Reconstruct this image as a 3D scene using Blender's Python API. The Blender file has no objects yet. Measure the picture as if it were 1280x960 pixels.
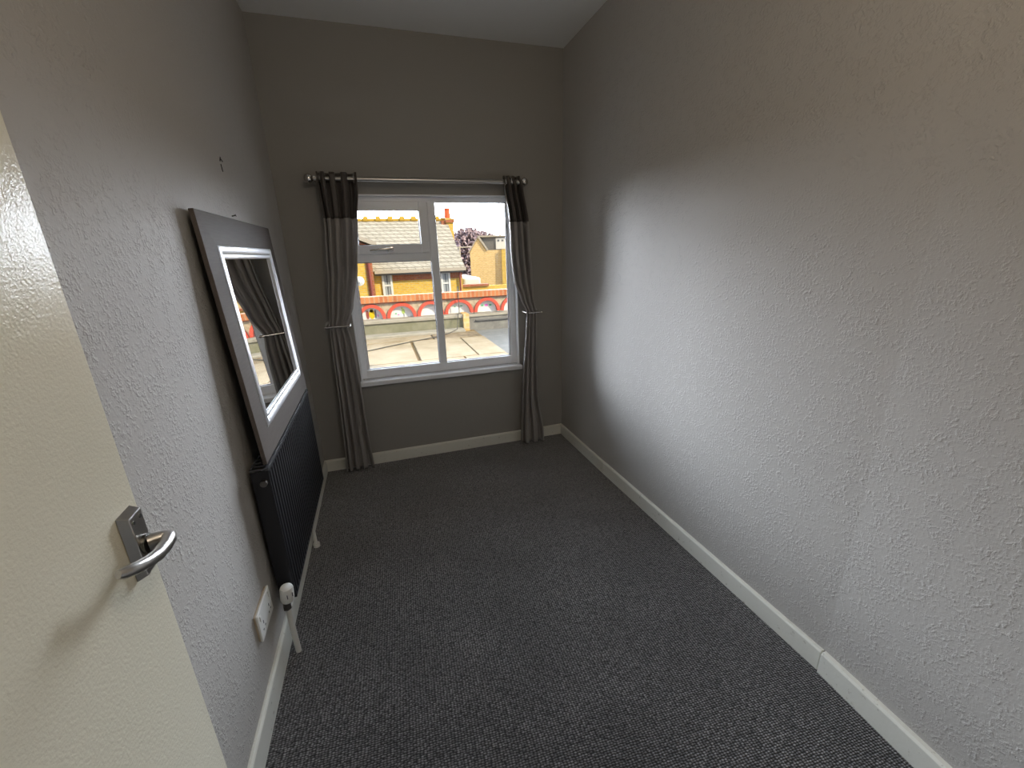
import bpy, bmesh, math, random
from mathutils import Vector, Matrix
random.seed(7)
SC = bpy.context.scene
COL = SC.collection
PI = math.pi

# ---------------------------------------------------------------- camera
YAW, PITCH, ROLL, FPX = 0.2968818, -0.3041366, -0.0320105, 522.5
cam_d = bpy.data.cameras.new('camera')
cam = bpy.data.objects.new('camera', cam_d); COL.objects.link(cam)
cy, sy, cp, sp = math.cos(YAW), math.sin(YAW), math.cos(PITCH), math.sin(PITCH)
fw = Vector((sy*cp, cy*cp, sp)); rt = Vector((cy, -sy, 0)); up = rt.cross(fw)
cr, sr = math.cos(ROLL), math.sin(ROLL)
r2 = rt*cr + up*sr; u2 = -rt*sr + up*cr
cam.matrix_world = Matrix(((r2.x, u2.x, -fw.x, 0), (r2.y, u2.y, -fw.y, 0), (r2.z, u2.z, -fw.z, 1.5), (0, 0, 0, 1)))
cam_d.sensor_width = 36; cam_d.lens = FPX/1280*36; cam_d.clip_start = 0.02; cam_d.clip_end = 500
SC.camera = cam
# ---------------------------------------------------------------- light
SC.view_settings.view_transform = 'Standard'; SC.view_settings.look = 'None'
SC.view_settings.gamma = 1; SC.view_settings.use_curve_mapping = False
SC.view_settings.exposure = 0.0
SKY_FRONT, SKY_BASE, SUN_W = 56.0, 2.2, 9.0
world = bpy.data.worlds.new('sky'); SC.world = world; world.use_nodes = True
wn = world.node_tree.nodes; wl = world.node_tree.links; wn.clear()
wo = wn.new('ShaderNodeOutputWorld'); bg = wn.new('ShaderNodeBackground'); wl.new(bg.outputs[0], wo.inputs[0])
tc = wn.new('ShaderNodeTexCoord'); sx = wn.new('ShaderNodeSeparateXYZ'); wl.new(tc.outputs['Generated'], sx.inputs[0])
def wmath(op, a, b=None, clamp=False):
    m = wn.new('ShaderNodeMath'); m.operation = op; m.use_clamp = clamp
    for i, v in enumerate((a, b)):
        if v is None: continue
        if isinstance(v, (int, float)): m.inputs[i].default_value = v
        else: wl.new(v, m.inputs[i])
    return m.outputs[0]
# bright haze low in the sky beyond the houses (+y), fading overhead and behind
fy = wmath('POWER', wmath('MAXIMUM', sx.outputs[1], 0.0), 0.8)
ez = wmath('DIVIDE', wmath('SUBTRACT', sx.outputs[2], 0.12), 0.30)
fy = wmath('MULTIPLY', fy, wmath('EXPONENT', wmath('MULTIPLY', wmath('MULTIPLY', ez, ez), -1.0)))
fy = wmath('MULTIPLY', fy, wmath('SUBTRACT', 1.0, wmath('MULTIPLY', sx.outputs[0], 0.5)))
stren = wmath('ADD', wmath('MULTIPLY', fy, SKY_FRONT), SKY_BASE)
mx = wn.new('ShaderNodeMix'); mx.data_type = 'RGBA'
wl.new(wmath('MULTIPLY', sx.outputs[2], 1.3, True), mx.inputs[0])
mx.inputs[6].default_value = (0.87, 0.89, 1.0, 1); mx.inputs[7].default_value = (0.68, 0.80, 1.0, 1)
wl.new(mx.outputs[2], bg.inputs[0]); wl.new(stren, bg.inputs[1])
sun_d = bpy.data.lights.new('sun', 'SUN'); sun = bpy.data.objects.new('sun', sun_d); COL.objects.link(sun)
sun_d.energy = SUN_W; sun_d.angle = 0.02; sun_d.color = (1.0, 0.88, 0.68)
sun.rotation_euler = Vector((0.65, -0.60, 0.58)).to_track_quat('Z', 'Y').to_euler()
por_d = bpy.data.lights.new('window_portal', 'AREA'); por = bpy.data.objects.new('window_portal', por_d); COL.objects.link(por)
por_d.shape = 'RECTANGLE'; por_d.size = 1.24; por_d.size_y = 1.28; por_d.cycles.is_portal = True
por.location = (0.405, 3.36, 1.27); por.rotation_euler = (-PI/2, 0, 0)
lamp_d = bpy.data.lights.new('added_fill_light', 'POINT'); lamp = bpy.data.objects.new('added_fill_light', lamp_d); COL.objects.link(lamp)  # added warm fill without a fixture, lifts the upper walls
lamp_d.shadow_soft_size = 0.15; lamp_d.energy = 13.0; lamp_d.color = (1.0, 0.86, 0.68)
lamp.location = (0.44, 0.05, 2.45)
SC.cycles.max_bounces = 14; SC.cycles.diffuse_bounces = 8; SC.cycles.transparent_max_bounces = 16
SC.cycles.sample_clamp_indirect = 6.0

# ---------------------------------------------------------------- materials
def mat(name, col, rough=0.6, metal=0.0, spec=0.5, build=None):
    m = bpy.data.materials.new(name); m.use_nodes = True
    n = m.node_tree.nodes; l = m.node_tree.links; b = n['Principled BSDF']
    b.inputs['Base Color'].default_value = (*col, 1); b.inputs['Roughness'].default_value = rough
    b.inputs['Metallic'].default_value = metal; b.inputs['Specular IOR Level'].default_value = spec
    if build: build(n, l, b)
    return m
def coords(n, l, scale=(1, 1, 1), kind='Object', rot=(0, 0, 0)):
    t = n.new('ShaderNodeTexCoord'); mp = n.new('ShaderNodeMapping'); l.new(t.outputs[kind], mp.inputs[0])
    mp.inputs['Scale'].default_value = scale; mp.inputs['Rotation'].default_value = rot
    return mp.outputs[0]
def noise(n, l, vec, scale, detail=2, rough=0.5):
    t = n.new('ShaderNodeTexNoise'); l.new(vec, t.inputs['Vector']); t.inputs['Scale'].default_value = scale
    t.inputs['Detail'].default_value = detail; t.inputs['Roughness'].default_value = rough; return t.outputs[0]
def ramp(n, l, fac, stops):
    r = n.new('ShaderNodeValToRGB'); l.new(fac, r.inputs[0]); e = r.color_ramp.elements
    while len(e) < len(stops): e.new(0.5)
    for el, (p, c) in zip(e, stops):
        el.position = p; el.color = (*c, 1) if isinstance(c, tuple) else (c, c, c, 1)
    return r.outputs[0]
def bump(n, l, b, h, strength, dist):
    k = n.new('ShaderNodeBump'); l.new(h, k.inputs['Height']); k.inputs['Strength'].default_value = strength
    k.inputs['Distance'].default_value = dist; l.new(k.outputs[0], b.inputs['Normal']); return k
def madd(n, l, a, b_, op='ADD', c=None):
    m = n.new('ShaderNodeMath'); m.operation = op
    for i, v in enumerate((a, b_, c)):
        if v is None: continue
        if isinstance(v, (int, float)): m.inputs[i].default_value = v
        else: l.new(v, m.inputs[i])
    return m.outputs[0]

def textured_paper(amount):
    def f(n, l, b):
        v = coords(n, l)
        base = noise(n, l, v, 112, 3, 0.55)
        blobs = ramp(n, l, base, [(0.46, 0.0), (0.68, 1.0)])
        mid = noise(n, l, v, 24, 2, 0.5)
        gate = ramp(n, l, mid, [(0.38, 0.15), (0.62, 1.0)])
        h = madd(n, l, madd(n, l, blobs, gate, 'MULTIPLY'), madd(n, l, noise(n, l, v, 170, 2), 0.18, 'MULTIPLY'))
        bump(n, l, b, h, amount, 0.0035)
    return f
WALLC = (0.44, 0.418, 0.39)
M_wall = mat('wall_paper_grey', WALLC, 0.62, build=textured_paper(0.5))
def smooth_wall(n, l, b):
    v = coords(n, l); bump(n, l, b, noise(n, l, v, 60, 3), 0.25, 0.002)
M_wall_back = mat('wall_grey_backlit', (0.30, 0.285, 0.262), 0.62, build=smooth_wall)  # base colour darkened to carry the backlit shade of the window wall
M_ceil = mat('ceiling_white', (0.88, 0.88, 0.87), 0.8, build=smooth_wall)
def gloss_roller(n, l, b):
    v = coords(n, l); bump(n, l, b, noise(n, l, v, 190, 3, 0.6), 0.6, 0.0012)
    
M_door = mat('door_cream_gloss', (0.74, 0.70, 0.57), 0.16, spec=0.16, build=gloss_roller)
def skirt_wear(n, l, b):
    v = coords(n, l); f = noise(n, l, v, 45, 4, 0.6)
    l.new(ramp(n, l, f, [(0.27, (0.42, 0.39, 0.32)), (0.36, (0.74, 0.73, 0.66))]), b.inputs['Base Color'])
    bump(n, l, b, noise(n, l, v, 70, 2), 0.2, 0.002)
M_skirt = mat('skirting_off_white_gloss', (0.74, 0.73, 0.66), 0.3, build=skirt_wear)
M_upvc = mat('upvc_white', (0.86, 0.87, 0.89), 0.28)
M_gasket = mat('gasket_grey', (0.12, 0.12, 0.13), 0.6)
M_plastic = mat('plastic_white', (0.78, 0.77, 0.73), 0.35)
M_switch = mat('plastic_socket_slots', (0.05, 0.05, 0.06), 0.5)
M_boxside = mat('plastic_aged', (0.55, 0.45, 0.33), 0.5)
M_pipe = mat('pipe_white_paint', (0.7, 0.69, 0.64), 0.35)
M_bark = mat('bark_brown', (0.06, 0.045, 0.035), 0.9)
M_brass = mat('valve_metal_dark', (0.13, 0.12, 0.11), 0.4, 0.8)
def brushed(n, l, b):
    v = coords(n, l, (20, 20, 300)); bump(n, l, b, noise(n, l, v, 5, 2), 0.15, 0.0004)
M_steel = mat('satin_steel', (0.55, 0.53, 0.50), 0.3, 1.0, build=brushed)
M_steel_dark = mat('dark_steel', (0.16, 0.16, 0.15), 0.4, 1.0)  # darker steel of the collar, screws and nail
M_chrome = mat('polished_chrome', (0.72, 0.70, 0.68), 0.16, 1.0)
M_rad = mat('radiator_anthracite', (0.018, 0.018, 0.021), 0.4, spec=0.3)
M_radtop = mat('radiator_grille_anthracite', (0.05, 0.052, 0.058), 0.25)
M_mirror = mat('mirror_glass', (0.86, 0.87, 0.87), 0.01, 1.0)
M_bevel = mat('mirror_silver_trim', (0.72, 0.73, 0.75), 0.36, 0.55)
def grain(n, l, b):
    v = coords(n, l, (3, 60, 60)); f = noise(n, l, v, 4, 3)
    l.new(ramp(n, l, f, [(0.3, (0.115, 0.098, 0.086)), (0.7, (0.135, 0.116, 0.102))]), b.inputs['Base Color'])
M_frame = mat('mirror_frame_taupe', (0.14, 0.12, 0.105), 0.6, 0.0, 0.06, build=grain)
M_black = mat('black_board', (0.012, 0.012, 0.012), 0.7)

def carpet(n, l, b):
    v = coords(n, l, (1, 1, 1), rot=(0, 0, 0.05))
    w = n.new('ShaderNodeTexNoise'); l.new(v, w.inputs['Vector']); w.inputs['Scale'].default_value = 30
    vo = n.new('ShaderNodeTexVoronoi'); vo.inputs['Scale'].default_value = 150; vo.inputs['Randomness'].default_value = 0.38
    mp = n.new('ShaderNodeMapping'); l.new(v, mp.inputs[0]); mp.inputs['Scale'].default_value = (0.66, 1.0, 0.3)
    l.new(mp.outputs[0], vo.inputs['Vector'])
    dist = vo.outputs['Distance']
    loop = ramp(n, l, dist, [(0.15, 1.0), (0.62, 0.0)])
    sp_ = n.new('ShaderNodeSeparateColor'); l.new(vo.outputs['Color'], sp_.inputs[0])
    wear = noise(n, l, v, 2.2, 3, 0.55)
    wr = ramp(n, l, wear, [(0.35, 0.72), (0.65, 1.15)])
    lint = ramp(n, l, noise(n, l, v, 11, 5, 0.7), [(0.66, 0.0), (0.73, 0.5)])
    shade = madd(n, l, madd(n, l, loop, madd(n, l, sp_.outputs[0], 0.5, 'MULTIPLY_ADD', 0.5), 'MULTIPLY'), wr, 'MULTIPLY')
    shade = madd(n, l, shade, lint)
    l.new(ramp(n, l, shade, [(0.0, (0.018, 0.017, 0.017)), (0.5, (0.098, 0.094, 0.095)), (1.0, (0.30, 0.29, 0.29))]), b.inputs['Base Color'])
    bump(n, l, b, loop, 0.8, 0.004)
    b.inputs['Sheen Weight'].default_value = 0.5; b.inputs['Sheen Roughness'].default_value = 0.5
M_carpet = mat('carpet_charcoal_loop', (0.06, 0.06, 0.065), 0.95, spec=0.1, build=carpet)

def fabric(c, sat=0.0):
    def f(n, l, b):
        v = coords(n, l); h = noise(n, l, v, 380, 2); bump(n, l, b, h, 0.25, 0.001)
        b.inputs['Sheen Weight'].default_value = sat; b.inputs['Sheen Roughness'].default_value = 0.35
    return f
def cloth(name, c, tr, sheen):
    m = mat(name, c, 0.5, build=fabric(0, sheen)); n = m.node_tree.nodes; l = m.node_tree.links
    t = n.new('ShaderNodeBsdfTranslucent'); t.inputs[0].default_value = (*c, 1); mi = n.new('ShaderNodeMixShader'); mi.inputs[0].default_value = tr
    l.new(n['Principled BSDF'].outputs[0], mi.inputs[1]); l.new(t.outputs[0], mi.inputs[2]); l.new(mi.outputs[0], n['Material Output'].inputs[0]); return m
M_cur_top = cloth('curtain_dark_brown', (0.085, 0.072, 0.064), 0.1, 0.3)
M_cur = cloth('curtain_taupe_grey', (0.40, 0.375, 0.355), 0.28, 0.4)

def glass_mat():
    m = bpy.data.materials.new('window_glass'); m.use_nodes = True; n = m.node_tree.nodes; l = m.node_tree.links; n.clear()
    o = n.new('ShaderNodeOutputMaterial'); t = n.new('ShaderNodeBsdfTransparent'); g = n.new('ShaderNodeBsdfGlossy')
    t.inputs[0].default_value = (0.96, 0.98, 0.97, 1); g.inputs['Roughness'].default_value = 0.01
    f = n.new('ShaderNodeFresnel'); f.inputs[0].default_value = 1.45
    mi = n.new('ShaderNodeMixShader'); l.new(f.outputs[0], mi.inputs[0]); l.new(t.outputs[0], mi.inputs[1]); l.new(g.outputs[0], mi.inputs[2])
    l.new(mi.outputs[0], o.inputs[0]); return m
M_glass = glass_mat()

def brick(c1, c2, mortar, w=0.235, h=0.085, ms=0.016, axis='XZ', bumpd=0.01):
    def f(n, l, b):
        t = n.new('ShaderNodeTexCoord'); s = n.new('ShaderNodeSeparateXYZ'); c = n.new('ShaderNodeCombineXYZ')
        l.new(t.outputs['Object'], s.inputs[0])
        src = madd(n, l, s.outputs[0], s.outputs[1]) if axis == 'XZ' else s.outputs[0]
        l.new(src, c.inputs[0]); l.new(s.outputs[2 if axis == 'XZ' else 1], c.inputs[1])
        k = n.new('ShaderNodeTexBrick'); l.new(c.outputs[0], k.inputs['Vector'])
        k.inputs['Color1'].default_value = (*c1, 1); k.inputs['Color2'].default_value = (*c2, 1); k.inputs['Mortar'].default_value = (*mortar, 1)
        k.inputs['Scale'].default_value = 1; k.inputs['Brick Width'].default_value = w; k.inputs['Row Height'].default_value = h
        k.inputs['Mortar Size'].default_value = ms
        mv = n.new('ShaderNodeMix'); mv.data_type = 'RGBA'; mv.blend_type = 'MULTIPLY'; mv.inputs[0].default_value = 0.5
        nz = noise(n, l, t.outputs['Object'], 6, 4, 0.7)
        l.new(k.outputs[0], mv.inputs[6]); l.new(ramp(n, l, nz, [(0.3, 0.55), (0.6, 1.0)]), mv.inputs[7])
        l.new(mv.outputs[2], b.inputs['Base Color']); bump(n, l, b, k.outputs['Fac'], -0.5, bumpd)
    return f
M_brick_y = mat('brick_yellow_stock', (0.5, 0.33, 0.07), 0.85, spec=0.1, build=brick((0.52, 0.32, 0.035), (0.44, 0.25, 0.025), (0.40, 0.30, 0.12)))
M_brick_r = mat('brick_red', (0.4, 0.1, 0.04), 0.85, spec=0.1, build=brick((0.30, 0.085, 0.035), (0.24, 0.06, 0.025), (0.24, 0.12, 0.07)))
M_brick_tan = mat('brick_tan', (0.3, 0.2, 0.08), 0.85, spec=0.1, build=brick((0.50, 0.34, 0.14), (0.44, 0.28, 0.11), (0.48, 0.36, 0.20)))
M_slate = mat('roof_tiles_grey', (0.25, 0.23, 0.2), 0.7, spec=0.2, build=brick((0.34, 0.30, 0.24), (0.29, 0.255, 0.20), (0.15, 0.125, 0.09), 0.34, 0.17, 0.02, 'XZ', 0.02))
M_ridge = mat('ridge_tiles_ochre', (0.33, 0.2, 0.03), 0.8, spec=0.1)
M_pot = mat('chimney_pot_terracotta', (0.42, 0.08, 0.03), 0.8, spec=0.1)
M_white_ext = mat('exterior_white_paint', (0.45, 0.44, 0.42), 0.6, spec=0.2)
M_grey_ext = mat('exterior_grey_lead', (0.11, 0.105, 0.1), 0.6, spec=0.2)
M_fascia = mat('gutter_pale_stone', (0.28, 0.24, 0.19), 0.7, spec=0.2)
M_pipe_r = mat('downpipe_maroon', (0.16, 0.04, 0.03), 0.6, spec=0.2)
M_dglass = mat('dark_pane', (0.08, 0.085, 0.09), 0.15)
M_curtlace = mat('net_curtain_grey', (0.22, 0.23, 0.23), 0.7)
def weathered(c1, c2, c3, sc=3):
    def f(n, l, b):
        v = coords(n, l); a = noise(n, l, v, sc, 6, 0.7)
        l.new(ramp(n, l, a, [(0.32, c1), (0.5, c2), (0.66, c3)]), b.inputs['Base Color'])
        bump(n, l, b, noise(n, l, v, 60, 4, 0.7), 0.4, 0.006)
    return f
M_slab = mat('paving_slab_buff', (0.3, 0.24, 0.16), 0.85, spec=0.1, build=weathered((0.20, 0.15, 0.09), (0.25, 0.195, 0.125), (0.28, 0.225, 0.155)))
M_joint = mat('slab_joint_moss', (0.15, 0.10, 0.045), 0.9, spec=0.1)
M_stain = mat('paving_slab_stained', (0.2, 0.15, 0.1), 0.85, spec=0.1, build=weathered((0.08, 0.06, 0.04), (0.17, 0.125, 0.075), (0.25, 0.2, 0.14), 6))
M_cement = mat('cement_render_pale', (0.3, 0.27, 0.22), 0.85, spec=0.1, build=weathered((0.20, 0.18, 0.14), (0.25, 0.225, 0.18), (0.28, 0.25, 0.21), 5))
M_algae = mat('cement_render_greenish', (0.17, 0.16, 0.1), 0.85, spec=0.1, build=weathered((0.125, 0.12, 0.075), (0.16, 0.15, 0.10), (0.20, 0.18, 0.125), 5))
M_asphalt = mat('roof_felt_grey', (0.15, 0.15, 0.15), 0.85, spec=0.1, build=weathered((0.13, 0.13, 0.125), (0.155, 0.152, 0.145), (0.18, 0.175, 0.165), 5))
M_concgrey = mat('concrete_grey', (0.16, 0.15, 0.14), 0.85, spec=0.1, build=weathered((0.12, 0.11, 0.10), (0.16, 0.15, 0.135), (0.20, 0.19, 0.165), 9))
M_cop = mat('coping_brick_orange', (0.33, 0.12, 0.05), 0.85, spec=0.1, build=brick((0.42, 0.16, 0.06), (0.33, 0.10, 0.04), (0.35, 0.20, 0.11), 0.07, 0.2, 0.012))
M_arch_r = mat('arch_red_paint', (0.42, 0.06, 0.035), 0.7, spec=0.2)
M_white_panel = mat('arch_panel_white', (0.50, 0.49, 0.47), 0.7, spec=0.1)
M_cable = mat('cable_black', (0.02, 0.018, 0.015), 0.6)
M_road = mat('road_grey', (0.10, 0.10, 0.095), 0.9, spec=0.1)
def mural(c):
    return mat('mural_%d' % int(c[0]*1000), c, 0.7, spec=0.1)

# ---------------------------------------------------------------- mesh helpers
def bx(bm, x0, x1, y0, y1, z0, z1, bev=0):
    M = Matrix.Translation(((x0+x1)/2, (y0+y1)/2, (z0+z1)/2)) @ Matrix.Diagonal((abs(x1-x0), abs(y1-y0), abs(z1-z0), 1))
    g = bmesh.ops.create_cube(bm, size=1, matrix=M)
    if bev:
        es = {e for v in g['verts'] for e in v.link_edges}
        bmesh.ops.bevel(bm, geom=list(es), offset=bev, segments=2, affect='EDGES', profile=0.7)
def prism(bm, pts, axis, a, b):
    """closed outline pts in the plane across axis, pushed from a to b"""
    def P(p, t):
        return {'x': (t, p[0], p[1]), 'y': (p[0], t, p[1]), 'z': (p[0], p[1], t)}[axis]
    A = [bm.verts.new(P(p, a)) for p in pts]; B = [bm.verts.new(P(p, b)) for p in pts]
    bm.faces.new(A); bm.faces.new(B[::-1])
    for i in range(len(pts)):
        j = (i+1) % len(pts); bm.faces.new((A[j], A[i], B[i], B[j]))
def tube(bm, pts, r, seg=12, squash=None, caps=True):
    pts = [Vector(p) for p in pts]; rings = []; N = None
    for i, p in enumerate(pts):
        t = (pts[min(i+1, len(pts)-1)] - pts[max(i-1, 0)]).normalized()
        if N is None:
            N = t.orthogonal().normalized()
            if abs(t.z) < 0.9: N = (Vector((0, 0, 1)) - t*t.z).normalized()
        else: N = (N - t*N.dot(t)).normalized()
        B = t.cross(N); rr = r[i] if isinstance(r, (list, tuple)) else r; s = squash or 1
        rings.append([bm.verts.new(p + N*math.cos(2*PI*k/seg)*rr*s + B*math.sin(2*PI*k/seg)*rr) for k in range(seg)])
    for a, b in zip(rings, rings[1:]):
        for k in range(seg): bm.faces.new((a[k], a[(k+1) % seg], b[(k+1) % seg], b[k]))
    if caps: bm.faces.new(rings[0][::-1]); bm.faces.new(rings[-1])
def ball(bm, c, r, seg=20):
    bmesh.ops.create_uvsphere(bm, u_segments=seg, v_segments=seg//2+2, radius=r, matrix=Matrix.Translation(c))
def ring(bm, c, R, r, axis='x', seg=24, s2=8):
    vs = []
    for i in range(seg):
        a = 2*PI*i/seg; row = []
        for j in range(s2):
            b = 2*PI*j/s2; q = R + r*math.cos(b)
            u, v, w = q*math.cos(a), q*math.sin(a), r*math.sin(b)
            p = {'x': (w, u, v), 'y': (u, w, v), 'z': (u, v, w)}[axis]
            row.append(bm.verts.new(Vector(c)+Vector(p)))
        vs.append(row)
    for i in range(seg):
        for j in range(s2):
            bm.faces.new((vs[i][j], vs[(i+1) % seg][j], vs[(i+1) % seg][(j+1) % s2], vs[i][(j+1) % s2]))
def obj(name, bm, m, parent=None, smooth=False, bevel=0, label=None):
    bmesh.ops.recalc_face_normals(bm, faces=bm.faces)
    me = bpy.data.meshes.new(name); bm.to_mesh(me); bm.free()
    me.materials.append(m)
    o = bpy.data.objects.new(name, me); COL.objects.link(o)
    if smooth:
        for p in me.polygons: p.use_smooth = True
        if smooth == 'auto':
            bmx = bmesh.new(); bmx.from_mesh(me)
            for e in bmx.edges:
                if len(e.link_faces) == 2 and e.calc_face_angle(0) > 0.6: e.smooth = False
            bmx.to_mesh(me); bmx.free()
    if bevel:
        md = o.modifiers.new('bevel', 'BEVEL'); md.width = bevel; md.segments = 2; md.limit_method = 'ANGLE'
    if parent: o.parent = parent
    if label: o['label'] = label
    return o
def box(name, m, x0, x1, y0, y1, z0, z1, parent=None, bevel=0, label=None):
    bm = bmesh.new(); bx(bm, x0, x1, y0, y1, z0, z1); return obj(name, bm, m, parent, bevel=bevel, label=label)
def struct(o, label=None):
    o['kind'] = 'structure'
    if label: o['label'] = label
    return o
def tag(o, label, cat, group=None):
    o['label'] = label; o['category'] = cat
    if group: o['group'] = group
    return o
def empty(name, loc=(0, 0, 0), rz=0):
    o = bpy.data.objects.new(name, None); COL.objects.link(o); o.location = loc; o.rotation_euler = (0, 0, rz); o.empty_display_size = 0.1
    return o

# ---------------------------------------------------------------- room shell
D, XL, XR, H = 3.060, -0.523, 1.369, 2.789
WX0, WX1, WZ0, WZ1 = -0.19, 1.005, 0.655, 1.886
YB = -0.14                       # door wall, the camera stands in its doorway
T = 0.27
struct(box('floor', M_carpet, XL-0.1, XR+0.2, -1.3, D+0.05, -0.1, 0), 'charcoal grey loop pile carpet floor')
struct(box('ceiling', M_ceil, XL-0.15, XR+0.25, -1.3, D+T, H, H+0.12), 'plain white ceiling')
bm = bmesh.new()
bx(bm, XL-0.15, WX0, D, D+T, -0.1, H); bx(bm, WX1, XR+0.25, D, D+T, -0.1, H)
bx(bm, WX0, WX1, D, D+T, -0.1, WZ0); bx(bm, WX0, WX1, D, D+T, WZ1, H)
struct(obj('wall_back', bm, M_wall_back), 'grey window wall, backlit shade put into its colour')
wlft = struct(box('wall_left', M_wall, XL-0.15, XL, -1.3, D, 0, H), 'textured grey papered wall behind mirror and radiator')
bm = bmesh.new()
RW = [(1.369, D), (1.369, 2.31), (1.390, 0.775), (1.366, 0.30), (1.366, -1.3)]
prism(bm, RW + [(XR+0.25, -1.3), (XR+0.25, D)], 'z', 0, H)
struct(obj('wall_right', bm, M_wall), 'textured grey papered wall, bare')
bm = bmesh.new()
bx(bm, 0.42, XR, YB-0.12, YB, 0, H); bx(bm, XL, 0.42, YB-0.12, YB, 2.03, H)
struct(obj('wall_front', bm, M_wall), 'grey wall around the doorway')
struct(box('wall_hallway', M_wall, XL, XR+0.25, -1.42, -1.3, 0, H), 'hallway wall')
# little plaster scratches left of the window wall, above the mirror
bm = bmesh.new()
for a, b in (((2.05, 1.872), (2.064, 1.888)), ((2.064, 1.882), (2.083, 1.876)), ((2.052, 1.862), (2.058, 1.836))):
    tube(bm, [(XL+0.0005, *a), (XL+0.0005, *b)], 0.0022, 6)
obj('plaster_scratch', bm, M_black, wlft, label='small dark scratch')

# baseboards
def skirt_prof(t, h): return [(0, 0), (t, 0), (t, h-0.008), (t-0.006, h), (0, h)]
def skirting(name, p0, p1, t, h, label, inward):
    p0, p1 = Vector((*p0, 0)), Vector((*p1, 0)); n = Vector((*inward, 0))
    bm = bmesh.new(); A = []; B = []
    for (a, z) in skirt_prof(t, h):
        A.append(bm.verts.new(p0+n*a+Vector((0, 0, z)))); B.append(bm.verts.new(p1+n*a+Vector((0, 0, z))))
    bm.faces.new(A); bm.faces.new(B[::-1])
    for i in range(5): j = (i+1) % 5; bm.faces.new((A[j], A[i], B[i], B[j]))
    return struct(obj(name, bm, M_skirt, bevel=0.0015), label)
skirting('baseboard_back', (XL, D), (XR, D), 0.018, 0.088, 'off-white skirting board under the window', (0, -1))
skirting('baseboard_right', (1.372, D-0.018), (1.372, 2.312), 0.018, 0.088, 'off-white skirting board, far length', (-1, 0))
skirting('baseboard_right', (1.374, 2.309), (1.394, 0.776), 0.020, 0.090, 'off-white skirting board, middle length', (-1, 0))
skirting('baseboard_right', (1.394, 0.770), (1.368, 0.25), 0.026, 0.092, 'off-white skirting board, nearest length', (-1, 0))
skirting('baseboard_left', (XL, D-0.018), (XL, 1.602), 0.014, 0.088, 'off-white skirting board behind the radiator', (1, 0))
skirting('baseboard_left', (XL, 1.60), (XL, -0.1), 0.015, 0.108, 'chipped off-white skirting board, near length', (1, 0))

# ---------------------------------------------------------------- window
YF = D+0.05
win = struct(empty('window_1', ((WX0+WX1)/2, D, WZ0)), 'white double glazed window with a top-hung opening light')
def wchild(name, m, boxes, parent=None, bevel=0.003, label=None, smooth=False):
    bm = bmesh.new()
    for b in boxes: bx(bm, *b)
    o = obj(name, bm, m, parent, bevel=bevel, label=label)
    if parent is win: o.matrix_parent_inverse = Matrix.Translation(-win.location)
    return o
x0, x1, z0, z1 = WX0, WX1, WZ0, WZ1
yf, yb = YF, YF+0.045
wchild('window_frame', M_upvc, [(x0, x0+.045, yf, yb, z0, z1), (x1-.045, x1, yf, yb, z0, z1), (x0+.045, x1-.045, yf, yb, z0, z0+.062), (x0+.045, x1-.045, yf, yb, z1-.04, z1),
    # stepped glazing beads
    (x0+.045, x0+.062, yf+.012, yb, z0+.062, z1-.04), (x1-.056, x1-.045, yf+.012, yb, z0+.062, z1-.04)], win)
wchild('window_mullion', M_upvc, [(0.386, 0.438, yf-.004, yb, z0+.062, z1-.04)], win)
wchild('window_transom', M_upvc, [(x0+.062, 0.386, yf-.002, yb, 1.466, 1.520)], win)
sash = wchild('window_sash', M_upvc, [(-.128, -.085, yf-.018, yb-.002, 1.519, 1.848), (.325, .387, yf+.004, yb-.002, 1.519, 1.848), (.325, .374, yf-.018, yb-.002, 1.522, 1.846), (-.085, .325, yf-.018, yb-.002, 1.519, 1.577), (-.085, .325, yf-.018, yb-.002, 1.796, 1.848)], win)
bm = bmesh.new(); yh = yf-.018
bx(bm, .095, .135, yh-.012, yh, 1.532, 1.562, .004)
tube(bm, [(.125, yh-.012, 1.548), (.118, yh-.03, 1.55), (.09, yh-.034, 1.551), (.03, yh-.034, 1.549), (-.02, yh-.032, 1.543)], [.008, .008, .007, .006, .005], 10)
obj('window_handle', bm, M_chrome, sash, smooth='auto', label='silver window handle')
gsk = []
for (a, b, c, d) in ((x0+.062, .386, z0+.062, 1.466), (.438, x1-.056, z0+.062, z1-.04), (-.085, .325, 1.577, 1.796)):
    e = .004
    gsk += [(a, a+e, yf+.020, yf+.034, c, d), (b-e, b, yf+.020, yf+.034, c, d), (a, b, yf+.020, yf+.034, c, c+e), (a, b, yf+.020, yf+.034, d-e, d)]
    o = wchild('window_pane', M_glass, [(a+.001, b-.001, yf+.034, yf+.038, c+.001, d-.001)], win, 0)
wchild('window_gasket', M_gasket, gsk, win, 0, label='thin grey rubber gasket')
wchild('window_reveal', M_upvc, [(x0-.002, x0+.008, D+.001, yf, z0, z1), (x1-.008, x1+.002, D+.001, yf, z0, z1), (x0+.008, x1-.008, D+.001, yf, z1-.008, z1+.002)], win, .001)
wchild('window_sill', M_upvc, [(x0-.012, x1+.012, D-.042, yf+.02, z0-.034, z0)], win, .006, label='white inner window sill')
wchild('outer_sill', M_upvc, [(x0, x1, yb, D+T+.05, z0-.06, z0-.015)], win, .004)

# ---------------------------------------------------------------- door (open into the room, hinges behind left)
A11 = math.radians(-2); dv = Vector((math.sin(A11), math.cos(A11), 0)); nv = Vector((math.cos(A11), -math.sin(A11), 0))
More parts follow.
